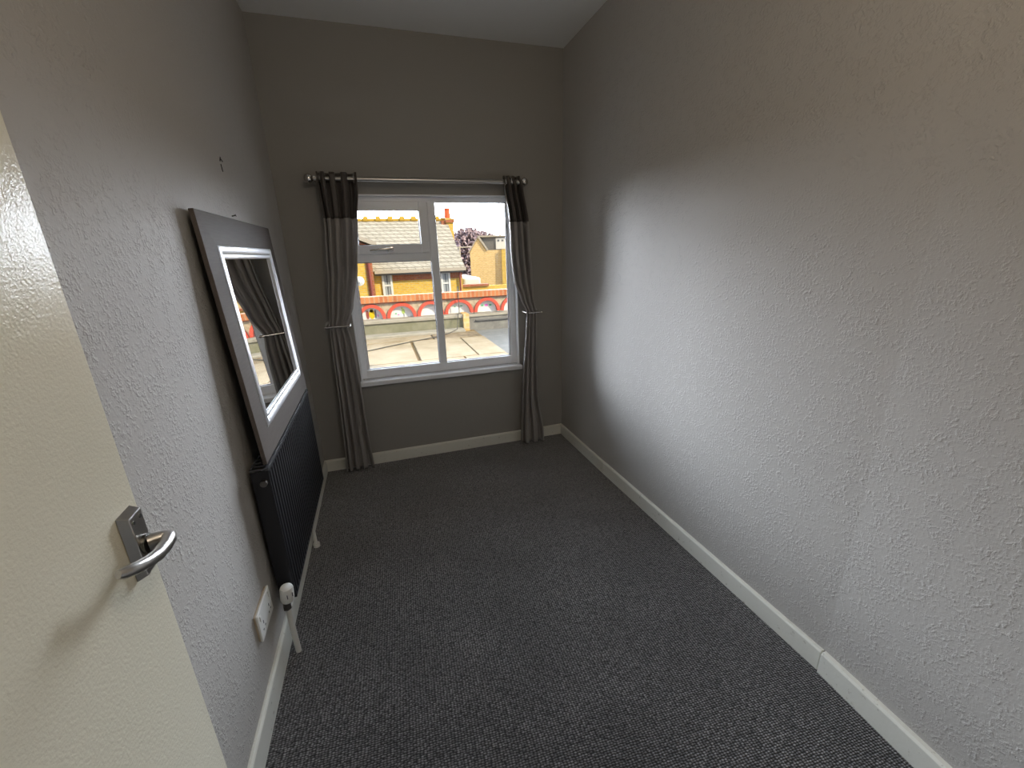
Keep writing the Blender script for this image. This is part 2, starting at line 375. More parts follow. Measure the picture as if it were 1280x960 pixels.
# local frame: x = towards the free edge, y = away from the room face (negative = room side), z up
door = struct(empty('door_1', (-0.41, 0.742, 0)), 'cream gloss painted flush door standing open by the left wall')
door.matrix_world = Matrix(((dv.x, -nv.x, 0, -0.41), (dv.y, -nv.y, 0, 0.742), (0, 0, 1, 0), (0, 0, 0, 1)))
door.location = (-0.41, 0.742, 0)
box('door_leaf', M_door, -0.80, 0, 0, 0.04, 0.012, 1.98, door, bevel=0.002)
bm = bmesh.new()
xa, xb, za, zb, th = -0.064, -0.021, 1.032, 1.144, 0.0145
# raised pressed plate with sloping edges
pl = [(xa, za), (xb, za), (xb, zb), (xa, zb)]; s = 0.005
o_ = [bm.verts.new((x, -0.0005, z)) for x, z in pl]
i_ = [bm.verts.new((x + (s if x == xa else -s*.4), -th, z + (s if z == za else -s*1.3))) for x, z in pl]
for k in range(4): bm.faces.new((o_[k], o_[(k+1) % 4], i_[(k+1) % 4], i_[k]))
bm.faces.new(i_); bm.faces.new(o_[::-1])
hp = obj('door_handle', bm, M_steel, door, bevel=0.0012, label='satin steel lever handle on a raised plate')
bm = bmesh.new()
tube(bm, [(-.041, -th+.001, 1.083), (-.041, -th-.005, 1.083)], .0155, 20)
obj('handle_collar', bm, M_steel_dark, hp, smooth='auto', label='dark ring round the spindle')
bm = bmesh.new()
pts = [(-.040, -th-.003, 1.083), (-.036, -.026, 1.083), (-.033, -.036, 1.083), (-.034, -.042, 1.083), (-.042, -.0455, 1.083), (-.06, -.047, 1.0835), (-.085, -.047, 1.086), (-.108, -.045, 1.092), (-.128, -.041, 1.099), (-.143, -.035, 1.105), (-.149, -.031, 1.108)]
tube(bm, pts, [.0125, .012, .0112, .0106, .0102, .010, .0095, .009, .0088, .0085, .006], 16)
obj('handle_lever', bm, M_steel, hp, smooth='auto')
for x, z in ((-.052, 1.128), (-.032, 1.128), (-.052, 1.048), (-.032, 1.048)):
    bm = bmesh.new(); tube(bm, [(x, -th+.0005, z), (x, -th-.0012, z)], .0032, 12)
    obj('handle_screw', bm, M_steel_dark, hp)

# ---------------------------------------------------------------- radiator
RX = -0.447; RY0, RY1, RZ0, RZ1 = 1.53, 2.50, 0.228, 0.800
rad = empty('radiator', (XL+0.035, (RY0+RY1)/2, RZ0))
tag(rad, 'anthracite ribbed panel radiator on the left wall under the mirror', 'radiator')
def rp(o, par=rad):
    if par is rad: o.matrix_parent_inverse = Matrix.Translation(-rad.location)
    return o
bm = bmesh.new(); N = 29; prof = []
pitch = (RY1-RY0-.02)/N; y = RY0+.01
for i in range(N):
    prof += [(y, RX-.010), (y+pitch*.22, RX-.010), (y+pitch*.36, RX), (y+pitch*.86, RX)]; y += pitch
prof += [(y, RX-.010)]
z0_, z1_ = RZ0+.012, RZ1-.02
fr = [[bm.verts.new((x, yy, z)) for yy, x in prof] for z in (z0_, z0_+.008, z1_-.008, z1_)]
for k in range(3):
    for i in range(len(prof)-1): bm.faces.new((fr[k][i], fr[k][i+1], fr[k+1][i+1], fr[k+1][i]))
bx(bm, RX-.022, RX-.012, RY0+.004, RY1-.004, RZ0, RZ1-.01)
bx(bm, RX-.014, RX-.001, RY0+.002, RY1-.002, RZ1-.022, RZ1-.004); bx(bm, RX-.014, RX-.001, RY0+.002, RY1-.002, RZ0, RZ0+.014)
bx(bm, RX-.014, RX-.001, RY0+.002, RY0+.011, RZ0, RZ1-.004); bx(bm, RX-.014, RX-.001, RY1-.011, RY1-.002, RZ0, RZ1-.004)
rp(obj('front_panel', bm, M_rad, rad, bevel=0.0012))
for yy in (RY0, RY1-.003):
    rp(box('side_panel', M_rad, XL+.018, RX-.003, yy, yy+.003, RZ0+.03, RZ1-.012, rad, bevel=.001))
bm = bmesh.new()
bx(bm, RX-.010, RX+.002, RY0-.002, RY1+.002, RZ1-.012, RZ1); bx(bm, XL+.018, XL+.022, RY0-.002, RY1+.002, RZ1-.012, RZ1)
for i in range(34):
    yy = RY0 + i*(RY1-RY0-.006)/33; bx(bm, XL+.02, RX-.008, yy, yy+.006, RZ1-.009, RZ1-.002)
rp(obj('top_grille', bm, M_radtop, rad, bevel=0.001))
for yy in (RY0+.12, RY1-.12):
    rp(box('wall_bracket', M_rad, XL+.0005, RX-.022, yy-.015, yy+.015, RZ0+.06, RZ1-.08, rad))
bm = bmesh.new(); tube(bm, [(RX-.02, RY0-.014, RZ1-.055), (RX-.02, RY0+.004, RZ1-.055)], .012, 16)
rp(obj('bleed_plug', bm, M_brass, rad, smooth='auto'))
# thermostatic valve, near end
vx, vy = -.474, RY0-.045
bm = bmesh.new()
tube(bm, [(vx, vy, .235), (vx, vy, .264)], .012, 14); tube(bm, [(vx, vy, .25), (vx, RY0+.01, .248)], .011, 12); tube(bm, [(vx, vy, .225), (vx, vy, .242)], .015, 6)
vb = rp(obj('valve_body', bm, M_brass, rad, smooth='auto'))
bm = bmesh.new()
hd = [(0, .015), (.002, .021), (.014, .0245), (.058, .0235), (.066, .0205), (.069, .010)]
tube(bm, [(vx+.006+a*.12, vy-a*.12, .262+a) for a, r in hd], [r for a, r in hd], 24)
vh = obj('valve_head', bm, M_plastic, vb, smooth='auto', label='white thermostatic head')
bm = bmesh.new()
for t_ in (-1.35, -.55, .25, 1.05):
    cx_, cy_ = vx+.006+.005+.0243*math.cos(t_), vy-.005+.0243*math.sin(t_)
    tube(bm, [(cx_, cy_, .290), (cx_, cy_, .307)], .0016, 6)
obj('valve_slots', bm, M_switch, vb, label='dark slots in the valve head')
bm = bmesh.new()
tube(bm, [(vx+.002, vy, .23), (vx+.001, vy, .12), (vx, vy+.01, .0)], .0105, 12)
rp(obj('supply_pipe', bm, M_pipe, rad, smooth='auto', label='white painted pipe'))
bm = bmesh.new()
tube(bm, [(vx-.012, 2.165, RZ0+.012), (vx-.012, 2.165, 0)], .009, 12)
rp(obj('return_pipe', bm, M_pipe, rad, smooth='auto', label='white painted pipe'))
bm = bmesh.new(); tube(bm, [(vx-.010, 2.165, 0), (vx-.010, 2.165, .02)], .017, 16)
rp(obj('pipe_collar', bm, M_pipe, rad, smooth='auto'))

# ---------------------------------------------------------------- mirror
mir = empty('mirror', (0, 0, 0)); tag(mir, 'large leaning mirror with wide taupe frame and silver inner trim, resting on the radiator', 'mirror')
my0, my1 = 1.555, 2.52; zb_, zt_ = RZ1+.003, 1.655; xb_, xt_ = -.452, -.492
L = math.hypot(zt_-zb_, xt_-xb_); ang = math.atan2(xb_-xt_, zt_-zb_)
# local: u along +y, v up the mirror, w out of the face
U = Vector((0, 1, 0)); V = Vector((-math.sin(ang), 0, math.cos(ang))); W = U.cross(V)
mir.matrix_world = Matrix(((U.x, V.x, W.x, xb_), (U.y, V.y, W.y, my0), (U.z, V.z, W.z, zb_), (0, 0, 0, 1)))
MW = my1-my0; MH = L
def rframe(bm, a0, a1, b0, b1, w, zo, zi, zback):
    O = [(a0, b0), (a1, b0), (a1, b1), (a0, b1)]; I = [(a0+w, b0+w), (a1-w, b0+w), (a1-w, b1-w), (a0+w, b1-w)]
    vo = [bm.verts.new((*p, zo)) for p in O]; vi = [bm.verts.new((*p, zi)) for p in I]
    bo = [bm.verts.new((*p, zback)) for p in O]; bi = [bm.verts.new((*p, zback)) for p in I]
    for k in range(4):
        j = (k+1) % 4
        bm.faces.new((vo[k], vo[j], vi[j], vi[k])); bm.faces.new((bo[j], bo[k], bi[k], bi[j]))
        bm.faces.new((vo[j], vo[k], bo[k], bo[j])); bm.faces.new((vi[k], vi[j], bi[j], bi[k]))
FW, TW = .102, .044
bm = bmesh.new(); rframe(bm, 0, MW, 0, MH, FW, 0, .004, -.014)
obj('frame', bm, M_frame, mir, bevel=.0015)
bm = bmesh.new(); 
def round_trim(bm, a0, a1, b0, b1, w, hgt):
    n_ = 8; loops = []
    for i in range(n_+1):
        t = i/n_; o = w*t; z = .002 + hgt*math.sin(PI*(.12+.88*t))
        loops.append([bm.verts.new((x, y, z)) for x, y in ((a0+o, b0+o), (a1-o, b0+o), (a1-o, b1-o), (a0+o, b1-o))])
    for p, q in zip(loops, loops[1:]):
        for k in range(4): bm.faces.new((p[k], p[(k+1) % 4], q[(k+1) % 4], q[k]))
    lo = loops[0]; li = loops[-1]
    bo = [bm.verts.new((v.co.x, v.co.y, -.012)) for v in lo]; bi = [bm.verts.new((v.co.x, v.co.y, -.012)) for v in li]
    for k in range(4):
        j = (k+1) % 4
        bm.faces.new((lo[j], lo[k], bo[k], bo[j])); bm.faces.new((li[k], li[j], bi[j], bi[k])); bm.faces.new((bo[k], bo[j], bi[j], bi[k]))
round_trim(bm, FW, MW-FW, FW, MH-FW, TW*.66, .007)
round_trim(bm, FW+TW*.66, MW-FW-TW*.66, FW+TW*.66, MH-FW-TW*.66, TW*.34, .003)
obj('inner_trim', bm, M_bevel, mir, smooth='auto', label='bright silver inner trim')
bm = bmesh.new(); e = FW+TW-.002; bx(bm, e, MW-e, e, MH-e, -.010, -.004)
obj('mirror_glass', bm, M_mirror, mir)
bm = bmesh.new(); bx(bm, .012, MW-.012, .012, MH-.012, -.018, -.0145)
obj('backing_board', bm, M_black, mir, label='black backing')
bm = bmesh.new(); tube(bm, [(XL-.01, 2.055, 1.672), (XL+.013, 2.055, 1.677)], .0025, 8); tube(bm, [(XL+.013, 2.055, 1.677), (XL+.015, 2.055, 1.6775)], .005, 10)
tag(obj('nail', bm, M_steel_dark, smooth='auto'), 'small dark nail in the wall at the top edge of the mirror', 'nail')

# ---------------------------------------------------------------- wall socket
SX = XL; sxf = -.509
sk = empty('wall_socket', (XL, 1.31, .39)); tag(sk, 'white double wall socket low on the left wall beside the radiator valve', 'socket')
def sp_(o): o.matrix_parent_inverse = Matrix.Translation(-sk.location); return o
sy0, sy1, sz0, sz1 = 1.303, 1.456, .268, .374
sp_(box('back_box', M_boxside, XL, sxf-.008, sy0+.002, sy1-.002, sz0+.002, sz1-.002, sk, bevel=.002, label='yellowed mounting box'))
fp = sp_(box('face_plate', M_plastic, sxf-.008, sxf, sy0, sy1, sz0, sz1, sk, bevel=.003))
for i, cyy in enumerate((sy0+.038, sy1-.038)):
    sp_(box('rocker_switch', M_plastic, sxf, sxf+.003, cyy+(.014 if i else -.024), cyy+(.024 if i else -.014), sz1-.034, sz1-.014, sk, bevel=.001))
    bm = bmesh.new()
    bx(bm, sxf-.001, sxf+.0006, cyy-.002, cyy+.002, sz0+.044, sz0+.056)
    for q in (-.011, .011): bx(bm, sxf-.001, sxf+.0006, cyy+q-.0035, cyy+q+.0035, sz0+.026, sz0+.031)
    sp_(obj('socket_slots', bm, M_switch, sk, label='three dark pin slots'))

# ---------------------------------------------------------------- curtain pole
PY, PZ = D-.095, 1.958
pole = empty('curtain_pole', (.36, PY, PZ)); tag(pole, 'brushed metal curtain pole with ball finials above the window', 'curtain pole')
def pp(o): o.matrix_parent_inverse = Matrix.Translation(-pole.location); return o
bm = bmesh.new(); tube(bm, [(-.275, PY, PZ), (1.0, PY, PZ)], .014, 20); pp(obj('rod', bm, M_steel, pole, smooth='auto'))
for sgn, xe in ((-1, -.275), (1, 1.0)):
    bm = bmesh.new()
    tube(bm, [(xe, PY, PZ), (xe+sgn*.012, PY, PZ)], .017, 18); tube(bm, [(xe+sgn*.012, PY, PZ), (xe+sgn*.022, PY, PZ)], .009, 14)
    ball(bm, (xe+sgn*.040, PY, PZ), .027); ring(bm, (xe+sgn*.040, PY, PZ), .026, .004, 'x')
    pp(obj('finial', bm, M_chrome, pole, smooth='auto'))
for xe in (-.255, .985):
    bm = bmesh.new(); tube(bm, [(xe, PY, PZ), (xe, D-.004, PZ)], .008, 12); tube(bm, [(xe, D-.008, PZ), (xe, D, PZ)], .028, 20); ring(bm, (xe, PY, PZ), .015, .004, 'x')
    pp(obj('bracket', bm, M_steel, pole, smooth='auto'))

# ---------------------------------------------------------------- curtains
def interp(rows, z):
    for a, b in zip(rows, rows[1:]):
        if a[0] >= z >= b[0]:
            t = (a[0]-z)/(a[0]-b[0]+1e-9); t = t*t*(3-2*t)*.5 + t*.5
            return [p+(q-p)*t for p, q in zip(a, b)]
    return rows[0] if z > rows[0][0] else rows[-1]
def curtain_mesh(rows, za, zb, folds, seed, nz=60, nu=150, warp=1.0):
    """rows: (z, x left, x right, centre y, fold depth)"""
    rnd = random.Random(seed); ph = [rnd.uniform(-.35, .35) for _ in range(folds*2+2)]; am = [rnd.uniform(.65, 1.15) for _ in range(folds*2+2)]
    bm = bmesh.new(); g = []
    for i in range(nz+1):
        z = za + (zb-za)*i/nz; _, xl, xr, yc, dp = interp(rows, z); row = []
        for j in range(nu+1):
            u = j/nu; k = u**warp*folds*2; ki = int(min(k, folds*2-1)); a = am[ki]*(1-(k-ki))+am[ki+1]*(k-ki)
            drift = .35*math.sin(z*2.1+seed+u*3)
            y = yc - dp*a*math.cos(k*PI+ph[ki]*.0+drift*.3) - .15*dp*math.sin(k*PI*2.7+z*3+seed)
            x = xl + (xr-xl)*(u + .028*math.sin(k*PI*2+drift))
            row.append(bm.verts.new((x, y, z)))
        g.append(row)
    for a, b in zip(g, g[1:]):
        for j in range(nu): bm.faces.new((a[j], a[j+1], b[j+1], b[j]))
    return bm
def curtain(label, rows, zband, folds, seed, eyx, warp):
    cx = (rows[0][1]+rows[0][2])/2
    t = empty('curtain', (cx, PY, rows[-1][0])); tag(t, label, 'curtain', 'curtains at the window')
    inv = Matrix.Translation(-t.location)
    for nm, m, a, b, lb in (('top_band', M_cur_top, rows[0][0], zband, 'dark brown eyelet band'), ('drape', M_cur, zband, rows[-1][0], 'taupe grey drape')):
        o = obj(nm, curtain_mesh(rows, a, b, folds, seed, 14 if nm == 'top_band' else 80, warp=warp), m, t, smooth=True, label=lb)
        o.matrix_parent_inverse = inv
        s = o.modifiers.new('cloth', 'SOLIDIFY'); s.thickness = .0022; s.offset = 0
    for x in eyx:
        bm = bmesh.new(); ring(bm, (x, PY, PZ), .021, .0045, 'x', 24, 8)
        o = obj('eyelet', bm, M_chrome, t, smooth=True); o.matrix_parent_inverse = inv
    return t
YC = PY
curtain('tied-back curtain on the left of the window, dark brown top over taupe grey',
    [(1.992, -.268, -.040, YC, .030), (1.90, -.268, -.042, YC, .032), (1.73, -.262, -.068, YC, .030), (1.43, -.285, -.108, YC-.004, .028),
     (1.20, -.312, -.165, YC-.006, .022), (1.071, -.328, -.218, YC-.004, .014), (.98, -.332, -.205, YC-.004, .018), (.85, -.337, -.196, YC, .024), (.654, -.340, -.190, YC, .028), (.31, -.352, -.187, YC, .028), (.03, -.366, -.174, YC, .028)],
    1.735, 4, 3, (-.252, -.226, -.19, -.12, -.06), .72)
curtain('tied-back curtain on the right of the window, dark brown top over taupe grey',
    [(1.992, .885, 1.000, YC, .030), (1.926, .892, 1.020, YC, .034), (1.705, .922, 1.058, YC+.006, .038), (1.504, .925, 1.070, YC+.006, .038), (1.314, .942, 1.085, YC+.004, .032),
     (1.168, .992, 1.092, YC-.004, .017), (1.068, 1.036, 1.116, YC-.004, .013), (.94, 1.028, 1.114, YC-.002, .017), (.683, 1.006, 1.110, YC, .022), (.408, .986, 1.116, YC, .026), (.115, .964, 1.160, YC, .028), (.012, .960, 1.166, YC, .028)],
    1.705, 3, 8, (.905, .945, .985), .9)
# hold-backs
def holdback(label, xpost, xa, xb, z):
    t = empty('curtain_holdback', (xpost, D, z)); tag(t, label, 'curtain holdback', 'holdbacks beside the window'); inv = Matrix.Translation(-t.location)
    bm = bmesh.new(); tube(bm, [(xpost, D-.006, z), (xpost, D, z)], .02, 20); tube(bm, [(xpost, D-.004, z), (xpost, D-.128, z)], .006, 12)
    obj('post', bm, M_steel, t, smooth='auto').matrix_parent_inverse = inv
    bm = bmesh.new(); tube(bm, [(xa, D-.133, z), (xb, D-.133, z)], .0055, 14); ball(bm, (xa, D-.133, z), .009, 14); ball(bm, (xb, D-.133, z), .009, 14)
    obj('bar', bm, M_chrome, t, smooth='auto').matrix_parent_inverse = inv
    bm = bmesh.new(); tube(bm, [(xa, D-.133, z), (xa, D-.03, z)], .005, 12)
    obj('hook_arm', bm, M_steel, t, smooth='auto').matrix_parent_inverse = inv
holdback('metal curtain holdback bar round the left curtain', -.345, -.205, -.350, 1.074)
holdback('metal curtain holdback bar round the right curtain', 1.135, 1.03, 1.145, 1.072)

# ================================================================ outside
road = struct(box('street', M_road, -60, 90, D+T+.3, 160, -3.3, -3.0), 'street far below the window')
TZ = .30
base = struct(box('flat_roof', M_joint, -3.2, 1.455, 3.5, 6.95, -3.0, TZ-.012), 'flat roof under the slabs')
struct(box('flat_roof', M_asphalt, 1.455, 7.0, 3.5, 7.1, -3.0, TZ-.03), 'grey felt flat roof')
slabs = [(-2.2, -1.05, 4.95, 6.22), (-1.04, .355, 4.95, 6.22), (.40, 1.085, 4.95, 6.18), (1.105, 1.445, 4.95, 6.13), (-2.2, -.5, 3.55, 4.93), (-.48, .9, 3.55, 4.93), (.92, 1.445, 3.55, 4.93), (-2.2, .7, 6.26, 6.60), (.72, 1.42, 6.17, 6.60)]
labs = ['square buff paving slab at the far left of the terrace', 'large buff paving slab in the left half of the view', 'buff paving slab right of the mullion', 'narrow buff paving slab along the grey felt edge',
        'near buff paving slab, left end of the near row', 'near buff paving slab in the middle of the near row', 'near buff paving slab, right end of the near row', 'long narrow buff edging slab below the left parapet', 'short stained edging slab beside the parapet corner']
for (a, b, c, d), lb in zip(slabs, labs):
    tag(box('paving_slab', M_stain if 'stained' in lb else M_slab, a, b, c, d, TZ-.012, TZ+.012, bevel=.006), lb, 'paving slab', 'paving slabs on the flat roof')
# left parapet with pale kerb and cap
pr = empty('parapet_wall', (0, 6.9, TZ)); tag(pr, 'low cement parapet with greenish face and pale cap under the red arches', 'wall')
def px_(o, par): o.matrix_parent_inverse = Matrix.Translation(-par.location); return o
px_(box('wall_face', M_algae, -3.2, 1.28, 6.86, 7.12, TZ-.012, .50, pr), pr)
px_(box('cap', M_cement, -3.2, 1.29, 6.83, 7.14, .50, .553, pr, bevel=.01, label='pale cement cap'), pr)
px_(box('kerb', M_cement, -3.2, 1.27, 6.60, 6.86, TZ-.012, .345, pr, bevel=.012, label='pale cement kerb'), pr)
pr2 = empty('parapet_wall', (4, 7, TZ)); tag(pr2, 'low grey concrete parapet on the right with a dark strip', 'wall')
px_(box('wall_face', M_concgrey, 1.38, 7.0, 6.86, 7.12, TZ-.03, .50, pr2), pr2)
px_(box('cap', M_cement, 1.38, 7.0, 6.84, 7.14, .50, .535, pr2, bevel=.008), pr2)
px_(box('dark_strip', M_grey_ext, 1.50, 7.0, 6.825, 6.86, .435, .452, pr2), pr2)
tag(box('corner_pier', M_brick_tan, 1.28, 1.38, 6.80, 7.14, TZ-.03, .565, bevel=.006), 'rough ochre brick pier between the two parapets', 'pier')
bm = bmesh.new(); tube(bm, [(-2.0, 5.0, TZ+.018), (-.25, 5.72, TZ+.02), (.383, 6.12, TZ+.02), (.73, 6.30, TZ+.02), (1.0, 6.55, TZ+.02), (1.14, 6.62, .36), (1.20, 6.80, .57), (1.235, 6.90, .575), (1.25, 6.955, .60), (1.25, 6.955, 1.0)], .006, 8)
tag(obj('cable', bm, M_cable, smooth=True), 'thin black cable lying across the slabs and up over the parapet', 'cable')

# arcade wall: half-round red arches over white panels, brick coping
arc = empty('arcade_wall', (0, 7.0, .57)); tag(arc, 'painted garden wall of red half-round arches under orange brick coping', 'wall')
vals = [-2.56, -2.12, -1.68, -1.24, -.80, -.358, .083, .564, 1.013, 1.512, 1.98, 2.436, 2.89, 3.34, 3.8, 4.25, 4.7]
ZS = .555; ZT = .797
px_(box('back_panel', M_white_panel, vals[0], vals[-1], 7.075, 7.13, ZS-.01, ZT, arc, label='white panels seen through the arches'), arc)
M_span = mat('arcade_spandrel_cream', (0.3, 0.24, 0.17), .8, spec=.1, build=weathered((.16, .15, .09), (.33, .26, .18), (.36, .30, .22), 14))
for a, b in zip(vals, vals[1:]):
    cx = (a+b)/2; R_ = (b-a)/2-.006; hz = ZT-ZS-.006; n = 20; bm = bmesh.new()
    # spandrels
    for side in (0, 1):
        pts = []
        for i in range(n//2+1):
            th_ = PI*(i/n) if side == 0 else PI*(1-i/n)
            pts.append((cx-(R_-.02)*math.cos(th_), ZS+(hz-.02)*math.sin(th_)))
        pts += [(cx, ZT), (a if side == 0 else b, ZT), (a if side == 0 else b, ZS)]
        prism(bm, pts, 'y', 7.03, 7.075)
    px_(obj('spandrel', bm, M_span, arc, label='mottled cream infill'), arc)
    bm = bmesh.new(); rows = []
    for i in range(n+1):
        th_ = PI*i/n; c_, s_ = math.cos(th_), math.sin(th_)
        o1 = (cx-R_*c_, ZS+hz*s_); i1 = (cx-(R_-.052)*c_, ZS+(hz-.05)*s_)
        rows.append([bm.verts.new((p[0], y_, p[1])) for p, y_ in ((o1, 7.0), (i1, 7.0), (i1, 7.08), (o1, 7.08))])
    for p, q in zip(rows, rows[1:]):
        for k in range(4): bm.faces.new((p[k], p[(k+1) % 4], q[(k+1) % 4], q[k]))
    bm.faces.new(rows[0]); bm.faces.new(rows[-1][::-1])
    px_(obj('arch', bm, M_arch_r, arc, label='red painted arch'), arc)
px_(box('coping', M_cop, vals[0], vals[-1], 6.97, 7.16, ZT+.012, ZT+.112, arc, bevel=.006, label='orange brick coping'), arc)
px_(box('coping_shadow_strip', M_pipe_r, vals[0], vals[-1], 6.985, 7.15, ZT, ZT+.012, arc, label='thin dark red strip, painted shadow under the coping'), arc)  # dark strip stands in for the shadow line below the coping
def motif(cx, shapes):
    bm_by = {}
    for (c, x_, z_, w_, h_) in shapes:
        bm = bm_by.setdefault(c, bmesh.new())
        pts = [(cx+x_+w_/2*math.cos(t*PI/5), ZS+z_+h_/2*math.sin(t*PI/5)) for t in range(10)] if w_ < .1 else [(cx+x_-w_/2, ZS+z_-h_/2), (cx+x_+w_/2, ZS+z_-h_/2), (cx+x_+w_/2, ZS+z_+h_/2), (cx+x_-w_/2, ZS+z_+h_/2)]
        prism(bm, pts, 'y', 7.069, 7.076)
    for c, bm in bm_by.items(): px_(obj('painted_motif', bm, mural(c), arc), arc)
GR, PK, YE, DR, DG, PG = (.08, .30, .15), (.55, .10, .35), (.48, .30, .01), (.20, .05, .04), (.10, .10, .10), (.30, .38, .10)
motif(-.1375, [(DR, -.065, .07, .045, .14), (YE, .0, .075, .09, .15), (YE, .0, .13, .06, .05), (DG, .055, .075, .03, .15), (PK, .09, .05, .02, .04)])
motif(.3235, [(PG, .03, .09, .05, .09), (PG, .01, .14, .03, .03), (DG, .035, .03, .012, .06), (PK, -.05, .04, .03, .02), (GR, -.09, .06, .03, .02)])
motif(1.262, [(GR, .05, .115, .05, .02), (GR, -.06, .11, .03, .015)])
motif(1.746, [(PK, 0, .10, .06, .04), (GR, -.07, .10, .05, .03), (GR, .07, .10, .05, .03)])
motif(2.21, [(PG, .0, .11, .05, .03)])

# ---------------- main yellow brick house
hs = empty('house', (0, 20, -3)); tag(hs, 'yellow brick terraced house with grey tiled roof, ochre ridge and white sash windows', 'house')
def hp_(o): return px_(o, hs)
GX = 3.84
hp_(box('facade', M_brick_y, -9, GX, 20, 27.8, -3, .84, hs))
bm = bmesh.new(); prism(bm, [(20, .84), (27.8, .84), (24, 3.18)], 'x', GX-.3, GX); hp_(obj('gable_wall', bm, M_brick_y, hs))
bm = bmesh.new()
sl = (3.24-.90)/(24-19.75)
prism(bm, [(19.7, .86), (24, 3.20), (28.2, .86), (28.2, .96), (24, 3.30), (19.7, .96)], 'x', -9, GX+.1)
hp_(obj('roof', bm, M_slate, hs))
bm = bmesh.new()
x_ = -9
while x_ < GX: 
    tube(bm, [(x_, 24, 3.29), (x_+.60, 24, 3.29)], .10, 10); tube(bm, [(x_+.30, 24, 3.33), (x_+.55, 24, 3.33)], .17, 10); x_ += .6
hp_(obj('ridge_tiles', bm, M_ridge, hs, smooth='auto', label='ochre ridge tiles'))
hp_(box('gutter', M_fascia, -.05, GX+.12, 19.55, 19.72, .80, .93, hs)); hp_(box('fascia', M_grey_ext, -.05, GX+.05, 19.72, 20.02, .72, .86, hs))
hp_(box('brick_band', M_brick_r, .70, 2.78, 19.97, 20.0, .46, .74, hs, label='red brick band'))
hp_(box('brick_band', M_brick_r, 3.27, GX, 19.97, 20.0, .46, .74, hs, label='red brick band'))
def sash(xc0, xc1, zc0, zc1, y_):
    bm = bmesh.new(); f = .09
    bx(bm, xc0, xc0+f, y_-.06, y_+.02, zc0, zc1); bx(bm, xc1-f, xc1, y_-.06, y_+.02, zc0, zc1); bx(bm, xc0, xc1, y_-.06, y_+.02, zc1-f, zc1); bx(bm, xc0-.05, xc1+.05, y_-.1, y_+.02, zc0-.08, zc0+f*.6)
    zm = (zc0+zc1)/2; bx(bm, xc0, xc1, y_-.05, y_+.02, zm-.05, zm+.03)
    w_ = bpy_w = hp_(obj('sash_window', bm, M_white_ext, hs, label='white sash window'))
    o = box('pane', M_dglass, xc0+f, xc1-f, y_-.012, y_-.004, zc0+f*.6, zc1-f, w_)
    bm = bmesh.new()
    for a, b in ((xc0+f, xc0+f+.10), (xc1-f-.10, xc1-f)): bx(bm, a, b, y_-.02, y_-.013, zc0+.05, zc1-f)
    obj('glazing_curtain', bm, M_curtlace, w_)
sash(.22, .66, -.24, .80, 19.98); sash(2.83, 3.27, -.26, .78, 19.98)
bm = bmesh.new(); tube(bm, [(GX-.12, 19.9, .75), (GX-.12, 19.9, -3)], .045, 10); hp_(obj('downpipe', bm, M_pipe_r, hs, smooth='auto'))
# projecting gabled wing on the left
hp_(box('wing', M_brick_y, -5.2, -.17, 18.5, 20.05, -3, 1.95, hs))
hp_(box('wing_corner', M_brick_r, -.36, -.10, 18.46, 18.7, -3, 1.9, hs, label='red brick corner'))
bm = bmesh.new(); prism(bm, [(-5.2, 1.95), (-.17, 1.95), (-2.7, 3.05)], 'y', 18.5, 18.8); hp_(obj('wing_gable', bm, M_brick_r, hs, label='red brick gable'))
bm = bmesh.new(); prism(bm, [(-5.5, 1.86), (-2.7, 3.10), (.13, 1.93), (.13, 2.05), (-2.7, 3.24), (-5.5, 1.98)], 'y', 18.3, 24); hp_(obj('wing_roof', bm, M_slate, hs))
bm = bmesh.new(); prism(bm, [(-5.5, 1.84), (-2.7, 3.08), (.15, 1.90), (.15, 2.06), (-2.7, 3.26), (-5.5, 1.98)], 'y', 18.22, 18.3); hp_(obj('barge_board', bm, M_fascia, hs, label='pale barge board'))
bm = bmesh.new(); tube(bm, [(-.24, 18.42, 1.9), (-.24, 18.42, -3)], .05, 10); hp_(obj('downpipe', bm, M_pipe_r, hs, smooth='auto'))
bm = bmesh.new()
d0 = Vector((-.66, 18.2, .60)); rr = [.0, .08, .14, .18]
bmesh.ops.create_cone(bm, segments=20, radius1=.19, radius2=.05, depth=.06, cap_ends=True, matrix=Matrix.Translation(d0) @ Matrix.Rotation(PI/2, 4, 'X'))
tube(bm, [d0, (-.66, 18.5, .5)], .015, 8); tube(bm, [d0, (-.60, 18.0, .45)], .01, 8)
hp_(obj('satellite_dish', bm, M_white_ext, hs, label='white satellite dish'))
# roof vent
hp_(box('roof_vent', M_grey_ext, 1.75, 2.05, 21.6, 21.8, 2.0, 2.07, hs))
# chimney
bm = bmesh.new(); bx(bm, 3.86, 4.22, 23.5, 24.6, -3, 3.10); bx(bm, 3.80, 4.26, 23.45, 24.65, 3.10, 3.20); bx(bm, 3.84, 4.30, 23.5, 24.6, 3.20, 3.34)
ch = hp_(obj('chimney', bm, M_brick_y, hs)); 
hp_(box('chimney_crown', M_brick_r, 3.81, 4.29, 23.42, 24.68, 3.12, 3.26, hs, label='red brick crown courses'))
hp_(box('chimney_base', M_brick_r, 3.60, 3.86, 23.5, 24.4, 2.6, 3.22, hs, label='red brick shoulder'))
for xx, yy in ((3.98, 23.8), (4.06, 24.3)):
    bm = bmesh.new(); tube(bm, [(xx, yy, 3.34), (xx, yy, 3.40), (xx, yy, 3.75), (xx, yy, 3.78), (xx, yy, 3.86)], [.17, .16, .135, .16, .16], 14); obj('chimney_pot', bm, M_pot, ch, smooth='auto', label='terracotta chimney pot')
